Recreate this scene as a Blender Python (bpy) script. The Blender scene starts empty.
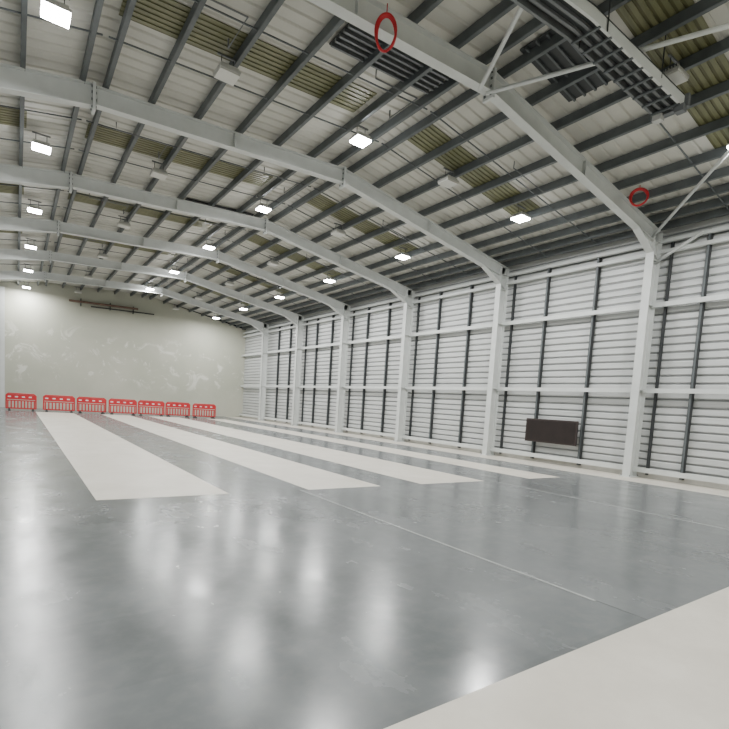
import bpy, math, random
from mathutils import Vector, Matrix
random.seed(4)
col=bpy.context.collection
# ---------------- hall dimensions (metres) ----------------
Y1,S=7.66,5.73
NEAR,FAR=-3.8,41.4
FR=[1.93+S*k for k in range(-1,7)]          # portal frame positions
XL,XW=-4.9,15.5                              # wall faces
KN=[(-4.7,6.88),(1.36,8.0),(7.77,8.34),(15.2,7.1)]
def zc(x):
    for (a,b) in zip(KN[:-1],KN[1:]):
        if x<=b[0] or b is KN[-1]:
            return a[1]+(b[1]-a[1])*(x-a[0])/(b[0]-a[0])
# ---------------- materials ----------------
def new_mat(name):
    m=bpy.data.materials.new(name);m.use_nodes=True
    nt=m.node_tree;return m,nt,nt.nodes["Principled BSDF"]
def N(nt,t,**k):
    n=nt.nodes.new(t)
    for a,b in k.items():
        if a in n.inputs: n.inputs[a].default_value=b
        else: setattr(n,a,b)
    return n
def mat(name,c,rough=.5,metal=0,var=.06,scale=3,bump=0,c2=None,stretch=(1,1,1),emit=None,es=0):
    m,nt,b=new_mat(name)
    tc=N(nt,"ShaderNodeTexCoord");mp=N(nt,"ShaderNodeMapping");mp.inputs["Scale"].default_value=stretch
    nt.links.new(tc.outputs["Object"],mp.inputs[0])
    no=N(nt,"ShaderNodeTexNoise",Scale=scale,Detail=6.0);nt.links.new(mp.outputs[0],no.inputs["Vector"])
    r=N(nt,"ShaderNodeValToRGB");r.color_ramp.elements[0].position=.3;r.color_ramp.elements[1].position=.7
    a=[x*(1-var) for x in c];bb=[min(1,x*(1+var)) for x in (c2 or c)]
    r.color_ramp.elements[0].color=(*a,1);r.color_ramp.elements[1].color=(*bb,1)
    nt.links.new(no.outputs[0],r.inputs[0]);nt.links.new(r.outputs[0],b.inputs["Base Color"])
    b.inputs["Roughness"].default_value=rough;b.inputs["Metallic"].default_value=metal
    if bump:
        bm=N(nt,"ShaderNodeBump",Strength=bump,Distance=.02);nt.links.new(no.outputs[0],bm.inputs["Height"]);nt.links.new(bm.outputs[0],b.inputs["Normal"])
    if emit:
        b.inputs["Emission Color"].default_value=(*emit,1);b.inputs["Emission Strength"].default_value=es
    return m
M={}
M['steel']=mat("painted_steel_white",(.60,.62,.605),.45,var=.05)
M['purlin']=mat("galvanised_purlin",(.105,.118,.122),.5,metal=.2,var=.15)
M['dark']=mat("dark_steel",(.03,.034,.036),.5,var=.1)
M['midgrey']=mat("grey_steel",(.16,.17,.175),.45,metal=.3,var=.1)
M['sheet']=mat("roof_liner_sheet",(.57,.565,.515),.55,var=.07,scale=1.2)
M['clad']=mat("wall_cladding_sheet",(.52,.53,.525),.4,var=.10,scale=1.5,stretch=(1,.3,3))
M['groove_shade']=mat("wall_cladding_groove_shade",(.22,.23,.23),.5,var=.15,scale=2)  # shadow in the rib recesses, painted in as a darker sheet colour
M['olive']=mat("rooflight_grp",(.10,.10,.045),.4,var=.35,scale=2,stretch=(1,6,1))
M['olive2']=mat("rooflight_grp_ridge",(.17,.172,.09),.4,var=.2,scale=2,stretch=(1,6,1))
M['red']=mat("red_plastic",(.48,.010,.018),.45,var=.1)
M['white']=mat("white_reflective",(.7,.7,.7),.4,var=.04)
M['rubber']=mat("black_rubber",(.03,.03,.03),.7,var=.1)
M['board']=mat("board_surface",(.016,.010,.009),.3,var=.2)
M['frame']=mat("board_frame",(.03,.02,.018),.5,var=.1)
M['case']=mat("lamp_housing",(.5,.5,.48),.4,metal=.3,var=.05)
M['lens_off']=mat("lamp_lens_unlit",(.62,.62,.58),.3,var=.03)
M['lens_on']=mat("lamp_lens_lit",(.9,.9,.9),.3,var=.01,emit=(1,1,1),es=80)
M['pipe']=mat("rusty_pipe",(.16,.10,.075),.6,var=.2)
M['sill']=mat("concrete_plinth",(.5,.49,.45),.7,var=.1)
def floor_mat(name,c1,c2,c3,r0,r1,sc=.55,tile=0,mot=.35):
    m,nt,b=new_mat(name)
    tc=N(nt,"ShaderNodeTexCoord")
    n1=N(nt,"ShaderNodeTexNoise",Scale=sc,Detail=8.0,Roughness=.6);n2=N(nt,"ShaderNodeTexNoise",Scale=7.0,Detail=8.0,Roughness=.6)
    mp=N(nt,"ShaderNodeMapping");mp.inputs["Scale"].default_value=(1.6,.9,1);mp.inputs["Rotation"].default_value=(0,0,.5)
    n3=N(nt,"ShaderNodeTexNoise",Scale=1.0,Detail=10.0,Roughness=.6)
    nt.links.new(tc.outputs["Object"],n1.inputs["Vector"]);nt.links.new(tc.outputs["Object"],n2.inputs["Vector"])
    nt.links.new(tc.outputs["Object"],mp.inputs[0]);nt.links.new(mp.outputs[0],n3.inputs["Vector"])
    r=N(nt,"ShaderNodeValToRGB");e=r.color_ramp.elements;e[0].position=.32;e[0].color=(*c1,1);e[1].position=.68;e[1].color=(*c2,1)
    nt.links.new(n1.outputs[0],r.inputs[0])
    r2=N(nt,"ShaderNodeValToRGB");e=r2.color_ramp.elements;e[0].position=.45;e[0].color=(0,0,0,1);e[1].position=.75;e[1].color=(mot,mot,mot,1)
    nt.links.new(n2.outputs[0],r2.inputs[0])
    mx=N(nt,"ShaderNodeMix",data_type='RGBA');nt.links.new(r2.outputs[0],mx.inputs[0]);nt.links.new(r.outputs[0],mx.inputs[6]);mx.inputs[7].default_value=(*c3,1)
    out=mx.outputs[2]
    if tile:   # roller-width patches of slightly different paint tone
        br=N(nt,"ShaderNodeTexBrick",Scale=1.0);br.inputs["Color1"].default_value=(.93,.93,.93,1);br.inputs["Color2"].default_value=(1.05,1.05,1.05,1);br.inputs["Mortar"].default_value=(.98,.98,.98,1)
        br.inputs["Brick Width"].default_value=1.9;br.inputs["Row Height"].default_value=.95;br.inputs["Mortar Size"].default_value=.004
        nt.links.new(tc.outputs["Object"],br.inputs["Vector"])
        ml=N(nt,"ShaderNodeMix",data_type='RGBA',blend_type='MULTIPLY');ml.inputs[0].default_value=1
        nt.links.new(out,ml.inputs[6]);nt.links.new(br.outputs[0],ml.inputs[7]);out=ml.outputs[2]
    nt.links.new(out,b.inputs["Base Color"])
    mr=N(nt,"ShaderNodeMapRange");mr.inputs[1].default_value=.3;mr.inputs[2].default_value=.7;mr.inputs[3].default_value=r0;mr.inputs[4].default_value=r1
    nt.links.new(n3.outputs[0],mr.inputs[0]);nt.links.new(mr.outputs[0],b.inputs["Roughness"])
    bm=N(nt,"ShaderNodeBump",Strength=.08,Distance=.01);nt.links.new(n2.outputs[0],bm.inputs["Height"]);nt.links.new(bm.outputs[0],b.inputs["Normal"])
    return m
M['floor']=floor_mat("grey_epoxy_floor",(.098,.108,.112),(.135,.145,.148),(.18,.187,.188),.15,.31,tile=1)
M['floor2']=floor_mat("grey_epoxy_floor_light",(.112,.122,.126),(.15,.16,.163),(.19,.197,.198),.15,.30,tile=1)
M['cream']=floor_mat("cream_floor_paint",(.54,.505,.44),(.63,.595,.525),(.5,.46,.40),.32,.48,1.2)
M['line']=floor_mat("faint_floor_line",(.30,.31,.305),(.40,.41,.40),(.25,.26,.25),.2,.3,3)
# far wall
m,nt,b=new_mat("far_wall_plaster");M['farwall']=m
tc=N(nt,"ShaderNodeTexCoord")
n1=N(nt,"ShaderNodeTexNoise",Scale=.35,Detail=5.0);n2=N(nt,"ShaderNodeTexNoise",Scale=.75,Detail=10.0,Roughness=.7,Distortion=1.5)
nt.links.new(tc.outputs["Object"],n1.inputs["Vector"]);nt.links.new(tc.outputs["Object"],n2.inputs["Vector"])
r=N(nt,"ShaderNodeValToRGB");e=r.color_ramp.elements;e[0].position=.3;e[0].color=(.40,.41,.335,1);e[1].position=.7;e[1].color=(.48,.48,.405,1)
nt.links.new(n1.outputs[0],r.inputs[0])
r2=N(nt,"ShaderNodeValToRGB");e=r2.color_ramp.elements;e[0].position=.545;e[0].color=(0,0,0,1);e[1].position=.61;e[1].color=(1,1,1,1)
nt.links.new(n2.outputs[0],r2.inputs[0])
sx=N(nt,"ShaderNodeSeparateXYZ");nt.links.new(tc.outputs["Object"],sx.inputs[0])
mr=N(nt,"ShaderNodeMapRange",interpolation_type='SMOOTHSTEP');mr.inputs[1].default_value=1.4;mr.inputs[2].default_value=2.6;nt.links.new(sx.outputs[2],mr.inputs[0])
mr2=N(nt,"ShaderNodeMapRange",interpolation_type='SMOOTHSTEP');mr2.inputs[1].default_value=6.2;mr2.inputs[2].default_value=4.8;nt.links.new(sx.outputs[2],mr2.inputs[0])
mu=N(nt,"ShaderNodeMath",operation='MULTIPLY');nt.links.new(mr.outputs[0],mu.inputs[0]);nt.links.new(mr2.outputs[0],mu.inputs[1])
mu2=N(nt,"ShaderNodeMath",operation='MULTIPLY');nt.links.new(mu.outputs[0],mu2.inputs[0]);nt.links.new(r2.outputs[0],mu2.inputs[1])
mu3=N(nt,"ShaderNodeMath",operation='MULTIPLY');nt.links.new(mu2.outputs[0],mu3.inputs[0]);mu3.inputs[1].default_value=.7
mx=N(nt,"ShaderNodeMix",data_type='RGBA');nt.links.new(mu3.outputs[0],mx.inputs[0]);nt.links.new(r.outputs[0],mx.inputs[6]);mx.inputs[7].default_value=(.68,.68,.62,1)
nt.links.new(mx.outputs[2],b.inputs["Base Color"]);b.inputs["Roughness"].default_value=.6

# ---------------- mesh builder ----------------
class MB:
    def __init__(s): s.v=[];s.f=[];s.m=[];s.mats=[]
    def mi(s,k):
        if k not in s.mats:s.mats.append(k)
        return s.mats.index(k)
    def add(s,vs,fs,k):
        o=len(s.v);s.v+= [tuple(v) for v in vs];i=s.mi(k)
        for f in fs: s.f.append(tuple(o+x for x in f));s.m.append(i)
    def box(s,x0,x1,y0,y1,z0,z1,k):
        vs=[(x,y,z) for x in(x0,x1) for y in(y0,y1) for z in(z0,z1)]
        s.add(vs,[(0,1,3,2),(4,6,7,5),(0,4,5,1),(2,3,7,6),(0,2,6,4),(1,5,7,3)],k)
    def bar(s,a,b,w,h,k,up=(0,0,1),ou=0,ov=0):
        a=Vector(a);b=Vector(b);d=(b-a).normalized();side=d.cross(Vector(up)).normalized();u=side.cross(d)
        vs=[]
        for p in(a,b):
            for (i,j) in((-1,-1),(1,-1),(1,1),(-1,1)): vs.append(p+side*(ou+i*w/2)+u*(ov+j*h/2))
        s.add(vs,[(0,3,2,1),(4,5,6,7),(0,1,5,4),(1,2,6,5),(2,3,7,6),(3,0,4,7)],k)
    def ibeam(s,a,b,w,h,k,up=(0,0,1),t=.02):
        s.bar(a,b,w,t,k,up,0,h/2-t/2);s.bar(a,b,w,t,k,up,0,-h/2+t/2);s.bar(a,b,t*.7,h-2*t,k,up)
    def cee(s,a,b,w,h,k,up=(0,0,1),t=.012,sg=1):
        s.bar(a,b,t,h,k,up,-sg*w/2,0);s.bar(a,b,w,t,k,up,0,h/2);s.bar(a,b,w,t,k,up,0,-h/2);s.bar(a,b,t,.03,k,up,sg*w/2,-h/2+.015)
    def tube(s,a,b,r,k,n=10):
        a=Vector(a);b=Vector(b);d=(b-a).normalized();q=d.orthogonal().normalized();w=d.cross(q);vs=[]
        for p in(a,b):
            for i in range(n):
                t=2*math.pi*i/n;vs.append(p+q*math.cos(t)*r+w*math.sin(t)*r)
        s.add(vs,[(i,(i+1)%n,n+(i+1)%n,n+i) for i in range(n)]+[tuple(range(n-1,-1,-1)),tuple(range(n,2*n))],k)
    def path(s,pts,r,k,n=8,closed=False):
        L=len(pts);vs=[];pts=[Vector(p) for p in pts]
        for i,p in enumerate(pts):
            d=(pts[(i+1)%L]-pts[i-1]) if closed or 0<i<L-1 else (pts[1]-pts[0] if i==0 else pts[-1]-pts[-2])
            d.normalize();q=d.cross(Vector((.3,.92,.2)));q.normalize();w=d.cross(q)
            for j in range(n):
                t=2*math.pi*j/n;vs.append(p+q*math.cos(t)*r+w*math.sin(t)*r)
        fs=[]
        for i in range(L if closed else L-1):
            for j in range(n):
                A=i*n+j;B=i*n+(j+1)%n;C=((i+1)%L)*n+(j+1)%n;D=((i+1)%L)*n+j;fs.append((A,B,C,D))
        s.add(vs,fs,k)
    def obj(s,name,loc=(0,0,0),parent=None,smooth=False):
        me=bpy.data.meshes.new(name);me.from_pydata(s.v,[],s.f)
        for k in s.mats: me.materials.append(M[k])
        me.polygons.foreach_set("material_index",s.m)
        if smooth: me.polygons.foreach_set("use_smooth",[True]*len(s.f))
        me.update();o=bpy.data.objects.new(name,me);o.location=loc;col.objects.link(o)
        if parent:o.parent=parent
        return o

# ---------------- floor ----------------
b=MB();b.box(XL-.2,XW+.3,NEAR-.2,FAR+.2,-.2,0,'floor');b.obj("floor")
def stripe(x0,x1,y0,y1,k='cream',name="painted_floor_stripe",z=.003):
    b=MB();b.box(x0,x1,y0,y1,0,z,k);b.obj(name)
for x0,x1,y1 in [(.93,2.86,36.0),(4.35,6.0,36.2),(7.1,9.1,36.2),(10.85,12.2,36.0)]: stripe(x0,x1,8.1,y1)
stripe(XL,XW-.05,NEAR,1.84,name="painted_floor_area")
stripe(13.9,XW-.02,1.84,FAR-.1,name="painted_floor_border")
stripe(4.2,13.9,1.84,8.1,'floor2',name="grey_floor_panel",z=.002)
b=MB()
b.box(4.165,4.2,2.3,8.1,.0,.004,'line');b.box(9.3,9.34,1.84,8.1,.002,.004,'line')
b.obj("painted_floor_line")

# ---------------- walls ----------------
def ribbed(x,sgn,name):
    b=MB();z=.15;P=.23
    def strip(pa,pb,k):
        b.add([(x+sgn*pa[0],NEAR,pa[1]),(x+sgn*pb[0],NEAR,pb[1]),(x+sgn*pb[0],FAR,pb[1]),(x+sgn*pa[0],FAR,pa[1])],[(0,1,2,3)],k)
    while z<7.3:
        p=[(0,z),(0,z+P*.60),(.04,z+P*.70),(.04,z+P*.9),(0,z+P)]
        strip(p[0],p[1],'clad');strip(p[1],p[2],'clad');strip(p[2],p[3],'groove_shade');strip(p[3],p[4],'clad');z+=P
    xa,xb=sorted((x+sgn*.05,x+sgn*.2));b.box(xa,xb,NEAR,FAR,0,7.6,'clad')
    xa,xb=sorted((x-sgn*.03,x+sgn*.05));b.box(xa,xb,NEAR,FAR,0,.16,'sill')
    b.obj(name)
ribbed(XW,1,"wall_right");ribbed(XL,-1,"wall_left")
def gable(y0,y1,name,k):
    b=MB();pts=[(XL-.2,-.0),(XW+.2,0),(XW+.2,7.3),(7.77,8.8),(1.36,8.45),(XL-.2,7.2)]
    vs=[(x,y0,z) for x,z in pts]+[(x,y1,z) for x,z in pts];n=6
    b.add(vs,[tuple(range(n)),tuple(range(2*n-1,n-1,-1))]+[(i,n+i,n+(i+1)%n,(i+1)%n) for i in range(n)],k);b.obj(name)
gable(FAR,FAR+.2,"wall_far",'farwall');gable(NEAR-.2,NEAR,"wall_near",'farwall')

# ---------------- roof ----------------
b=MB();OFF=.46
def zr(x): return zc(x)+OFF
xs=[XL-.2,1.36,7.77,XW+.3]
prof=[];y=NEAR-.2;P=.333
while y<FAR+.2: prof+=[(y,0),(y+P*.7,0),(y+P*.78,.035),(y+P*.92,.035)];y+=P
L=len(prof)
for xa,xb in zip(xs[:-1],xs[1:]):
    vs=[(xa,yy,zr(xa)+d) for yy,d in prof]+[(xb,yy,zr(xb)+d) for yy,d in prof]
    b.add(vs,[(i,L+i,L+i+1,i+1) for i in range(L-1)],'sheet')
    b.add([(xa,NEAR-.2,zr(xa)+.05),(xb,NEAR-.2,zr(xb)+.05),(xb,FAR+.3,zr(xb)+.05),(xa,FAR+.3,zr(xa)+.05)],[(0,1,2,3)],'sheet')
b.obj("ceiling")
def band(xa,xb,yc,w=1.0):
    b=MB();n=7;st=w/n
    for i in range(n):
        y=yc-w/2+i*st
        b.bar((xa,y+st*.5,zr(xa)-.02),(xb,y+st*.5,zr(xb)-.02),st*.6,.02,'olive2')
        b.bar((xa,y+st*1.0,zr(xa)-.008),(xb,y+st*1.0,zr(xb)-.008),st*.45,.015,'olive')
    b.obj("roof_skylight_strip")
for y0 in FR[:-1]:
    yc=y0+S/2
    band(-3.6,.2,yc);band(1.5,6.6,yc);band(8.3,12.9,yc)
for y0 in (FR[2],FR[4]):
    b=MB();xa,xb=4.9,7.4
    b.bar((xa,y0+.95,zr(xa)-.05),(xb,y0+.95,zr(xb)-.05),1.3,.03,'dark')
    for i in range(8):
        y=y0+.4+i*.16;b.bar((xa,y,zr(xa)-.1),(xb,y,zr(xb)-.1),.05,.06,'midgrey')
    b.obj("roof_louvre_vent")
b=MB();xa,xb=7.9,9.6
b.bar((xa,6.3,zr(xa)-.04),(xb,6.3,zr(xb)-.04),1.5,.03,'dark')
for i in range(6):
    y=5.7+i*.24;b.bar((xa,y,zr(xa)-.08),(xb,y,zr(xb)-.08),.04,.05,'purlin')
b.obj("roof_louvre_vent")
# purlins
PX=[-4.4,-3.3,-2.2,-1.1,.1,1.15,1.6,2.55,3.6,4.65,5.7,6.75,7.5,8.05,9.0,9.95,10.9,11.85,12.75,13.5,14.15,14.7,15.2]
b=MB()
for x in PX:
    z=zc(x)+.21+.11;b.cee((x,NEAR,z),(x,FAR,z),.075,.19,'purlin')
for y0 in FR[:-1]:
    for f in (.33,.67):
        y=y0+S*f
        for xa,xb in [(-4.4,1.3),(1.4,7.7),(7.8,15.2)]:
            b.bar((xa,y,zc(xa)+.26),(xb,y,zc(xb)+.26),.025,.025,'purlin')
b.obj("roof_purlins")
# conduit brackets dropping to the lamp rows
b=MB()
for y0 in FR[1:-1]:
    for xa,xb in((2.0,3.2),(5.9,7.0),(10.3,11.6)):
        y=y0+1.4;d=1.0
        b.path([(xa,y,zc(xa)+.22),(xa,y,zc(xa)+.05),(xb,y,zc(xb)+.05),(xb,y+d,zc(xb)+.05),(xb,y+d,zc(xb)+.22)],.016,'midgrey',6)
b.obj("electrical_conduit")

# ---------------- portal frames ----------------
def frame(y,k):
    e=bpy.data.objects.new("steel_portal_frame",None);e.location=(0,y,0);col.objects.link(e)
    b=MB();w=.22;h=.40
    pts=[(x,0,z) for x,z in KN]
    b.ibeam(pts[0],pts[1],w,h+.06,'steel');b.ibeam(pts[1],pts[2],w,h,'steel');b.ibeam(pts[2],pts[3],w,h,'steel')
    for i in(1,2):
        x,z=KN[i];b.box(x-.03,x+.03,-.14,.14,z-.33,z+.24,'steel')
        for dz in(-.25,-.1,.05,.17):
            for dy in(-.08,.08): b.box(x-.05,x+.05,dy-.02,dy+.02,z+dz-.02,z+dz+.02,'midgrey')
    for (x0,z0,x1) in [(-4.7,6.88,-3.2),(15.2,7.1,14.0)]:
        b.add([(x0,-.01,z0-.6),(x0,.01,z0-.6),(x1,-.01,zc(x1)-.2),(x1,.01,zc(x1)-.2),(x0,-.01,z0-.15),(x0,.01,z0-.15)],[(0,2,4),(1,5,3)],'steel')
        b.bar((x0,0,z0-.6),(x1,0,zc(x1)-.2),w,.02,'steel')
    for xx in (-1.5,4.5,11.2): b.box(xx-.01,xx+.01,-.1,.1,zc(xx)-.18,zc(xx)+.18,'steel')
    b.obj("rafter",parent=e)
    for nm,x,top in (("column_right",15.12,7.28),("column_left",-4.62,7.05)):
        b=MB();b.ibeam((x,0,.02),(x,0,top),.24,.42,'steel',up=(1,0,0))
        b.box(x-.28,x+.28,-.18,.18,0,.03,'steel')
        for dx in(-.24,.24):
            for dy in(-.13,.13): b.tube((x+dx,dy,.03),(x+dx,dy,.07),.015,'midgrey',6)
        for zz in(6.45,7.0,2.64,5.15): b.box(x-.19,x+.19,-.11,.11,zz-.01,zz+.01,'steel')
        b.obj(nm,parent=e)
for k,y in enumerate(FR):
    if k==0:continue
    frame(y,k)

# ---------------- wall rails and dark posts ----------------
for side,X,sg in (("right",XW,-1),("left",XL,1)):
    b=MB()
    for z,w in((.24,.14),(2.64,.13),(5.17,.13)):
        xa,xb=sorted((X+sg*.16,X+sg*.26));b.box(xa,xb,NEAR,FAR,z-w/2,z+w/2,'steel')
    for z in(6.72,7.02):
        xa,xb=sorted((X+sg*.1,X+sg*.22));b.box(xa,xb,NEAR,FAR,z-.05,z+.05,'steel')
    b.obj("wall_rail_"+side)
    b=MB()
    for y0 in FR[:-1]:
        ys=[y0+S/3,y0+2*S/3]
        if y0<FR[2]-.1: ys=[y0+S*.3,y0+S*.76]
        for y in ys:
            xa,xb=sorted((X+sg*.02,X+sg*.14));w=.045
            b.box(xa,xb,y-w,y+w,.1,7.1,'dark')
            xa,xb=sorted((X+sg*.14,X+sg*.155));b.box(xa,xb,y-.03,y+.03,.1,7.1,'purlin')
        xa,xb=sorted((X+sg*.0,X+sg*.1));b.box(xa,xb,y0-.40,y0-.34,.1,7.1,'dark')
    b.obj("wall_post_"+side)

# bracing in first bay
b=MB()
yA,yB=FR[2],FR[1]
def brace(a,c,r=.04): b.tube(a,c,r,'steel',10)
brace((7.7,yA,8.12),(9.6,yB,7.85));brace((7.5,yA,8.12),(4.3,yB,8.05));brace((14.9,yA,7.05),(9.4,yB,7.95))
brace((15.2,yA,6.4),(15.3,yA-1.25,7.05),.05)
b.obj("roof_wind_bracing",smooth=True)

# grey track assembly hanging under roof in first bay
b=MB();A=Vector((4.8,5.5,8.02));B=Vector((9.85,4.98,7.56));K=Vector((7.3,5.28,7.98))
for p,q in((A,K),(K,B)):
    for off in(-.24,.24): b.bar(p,q,.05,.2,'steel' if off>0 else 'midgrey',ou=off)
    for off in(-.09,.07): b.bar(p,q,.05,.16,'midgrey',ou=off)
    b.bar(p,q,.54,.02,'dark',ov=.09);b.bar(p,q,.36,.02,'dark',ov=-.02)
n=9
for i in range(n):
    p=K.lerp(B,(i+.5)/n);b.box(p.x-.02,p.x+.02,p.y-.26,p.y+.26,p.z-.12,p.z-.09,'purlin')
b.bar(B-Vector((.0,.34,0)),B+Vector((0,.34,0)),.07,.22,'midgrey')
b.box(B.x-.12,B.x+.02,B.y-.3,B.y-.14,B.z-.2,B.z-.08,'midgrey');b.box(B.x-.12,B.x+.02,B.y+.1,B.y+.26,B.z-.2,B.z-.08,'case')
for t in(.05,.3,.55,.85):
    p=A.lerp(B,t)
    for dy in(-.25,.25): b.tube(p+Vector((0,dy,.05)),(p.x,p.y+dy,zc(p.x)+.3),.012,'dark',6)
b.obj("roof_track_assembly")

def coil(c,rx,rz,ang,hang,name="red_cable_coil",r=.017):
    b=MB();rot=Matrix.Rotation(ang,3,'Z')
    for k in range(3):
        pts=[]
        for i in range(32):
            t=2*math.pi*i/32;pts.append(rot@Vector((rx*math.cos(t)*(1-.05*k)+.01*math.sin(2*t+k),.016*(k-1)+.008*math.sin(3*t+k),rz*math.sin(t)*(1-.03*k))))
        b.path(pts,r,'red',8,True)
    b.tube((0,0,rz*.9),(0,0,hang),.01,'red',6)
    return b.obj(name,loc=c,smooth=True)
coil((4.92,7.34,7.79),.17,.29,-.65,.46,r=.02)
coil((12.86,7.05,7.42),.21,.21,-1.05,.3,r=.024)

# ---------------- lights ----------------
def lamp(x,y,lit):
    z=zc(x)-.05
    e=bpy.data.objects.new("led_high_bay_light",None);e.location=(x,y,z);col.objects.link(e)
    b=MB();w=.21
    b.box(-w,w,-w,w,0,.05,'case')
    for i in range(7): b.box(-w*.85,w*.85,-w+.04+i*.052,-w+.052+i*.052,.05,.11,'case')
    b.tube((-.12,0,.1),(-.12,0,.32),.008,'dark',6);b.tube((.12,0,.1),(.12,0,.32),.008,'dark',6)
    b.bar((-.2,0,.33),(.2,0,.33),.04,.03,'midgrey')
    b.obj("housing",parent=e)
    b=MB();b.box(-w*.95,w*.95,-w*.95,w*.95,-.04,0,'lens_on' if lit else 'lens_off');b.obj("lens",parent=e)
    if lit:
        l=bpy.data.lights.new("lamp","AREA");l.size=.36;l.energy=285;l.color=(.985,.99,.97)
        o=bpy.data.objects.new("lamp",l);o.location=(0,0,-.055);o.parent=e;col.objects.link(o)
for x,y0,st,l in((.52,10.7,5.93,1),(3.4,10.7,6.0,0),(6.95,11.2,6.15,1),(9.68,10.85,5.93,0),(12.2,10.3,5.72,1),(-2.4,10.7,5.93,0)):
    for i in range(-2,6):
        y=y0+st*i
        if y>FAR-.6 or (i==-1 and x==6.95): continue
        lamp(x,y,l)

# ---------------- barriers ----------------
def barrier(x,y,ang,w=1.62):
    e=bpy.data.objects.new("plastic_safety_barrier",None);e.location=(x,y,0);e.rotation_euler=(0,0,ang);col.objects.link(e)
    b=MB();h=1.0;w2=w/2-.03
    pts=[(-w2,0,.12),(-w2,0,h-.1),(-w2+.1,0,h),(w2-.1,0,h),(w2,0,h-.1),(w2,0,.12)]
    b.path(pts,.035,'red',8)
    b.box(-w2,w2,-.025,.025,.1,.17,'red');b.box(-w2,w2,-.02,.02,.56,.62,'red')
    b.box(-w2,w2,-.022,.022,.66,.96,'red')
    n=9
    for i in range(n):
        xx=-w2+ (i+.5)*2*w2/n;b.box(xx-.032,xx+.032,-.018,.018,.15,.58,'red')
    b.obj("frame",parent=e)
    b=MB()
    for i in range(4):
        x0=-w2+.08+i*(2*w2-.1)/4;b.box(x0,x0+.15,-.028,.028,.78,.85,'white')
    b.obj("reflective_strip",parent=e)
    for nm,sx in(("foot_left",-1),("foot_right",1)):
        b=MB();b.box(sx*w2*.8-.06,sx*w2*.8+.06,-.3,.3,0,.07,'rubber');b.box(sx*w2*.8-.035,sx*w2*.8+.035,-.06,.06,.07,.14,'rubber');b.obj(nm,parent=e)
barrier(.25,36.9,.0,1.5)
for i in range(6): barrier(2.15+i*1.76,36.9+.12*math.sin(i*2.1),.05*math.sin(i*1.7),1.66)

# board fixed to the wall rails/posts on the right wall
b=MB();x=15.2
b.box(x-.04,x+.02,9.60,11.70,.74,1.58,'frame')
b.box(x-.05,x-.04,9.66,11.64,.80,1.52,'board')
for y in(9.9,11.4):
    for z in(.95,1.4): b.box(x+.02,x+.039,y-.06,y+.06,z-.04,z+.04,'dark')
b.obj("dark_wall_board")

b=MB();b.tube((2.9,41.1,7.5),(7.2,41.1,7.62),.08,'pipe');b.tube((4.2,41.1,7.3),(8.3,41.1,7.42),.045,'dark')
for x in(3.6,5.4,6.9): b.box(x-.02,x+.02,41.05,41.39,7.25,7.75,'dark')
b.obj("overhead_service_pipe",smooth=False)
b=MB();b.ibeam((-.72,41.15,0),(-.72,41.15,7.7),.24,.3,'steel',up=(0,1,0));b.obj("gable_post")

# ---------------- camera ----------------
a,t,r=math.radians(36.72),math.radians(-4.92),math.radians(3.81)
F=Vector((math.sin(a)*math.cos(t),math.cos(a)*math.cos(t),math.sin(t)));R0=Vector((math.cos(a),-math.sin(a),0));U0=R0.cross(F)
R=R0*math.cos(r)+U0*math.sin(r);U=-R0*math.sin(r)+U0*math.cos(r)
cam=bpy.data.cameras.new("camera");cam.sensor_width=36;cam.lens=36*497.17/729;cam.shift_x=(364.5-384.65)/729;cam.shift_y=(450.79-364.5)/729
cam.clip_start=.05;cam.clip_end=200
co=bpy.data.objects.new("camera",cam);mw=Matrix((R,U,-F)).transposed().to_4x4();mw.translation=(0,0,1.6);co.matrix_world=mw
col.objects.link(co);bpy.context.scene.camera=co
w=bpy.data.worlds.new("world");bpy.context.scene.world=w;w.use_nodes=True;w.node_tree.nodes["Background"].inputs[0].default_value=(.02,.025,.04,1);w.node_tree.nodes["Background"].inputs[1].default_value=.3
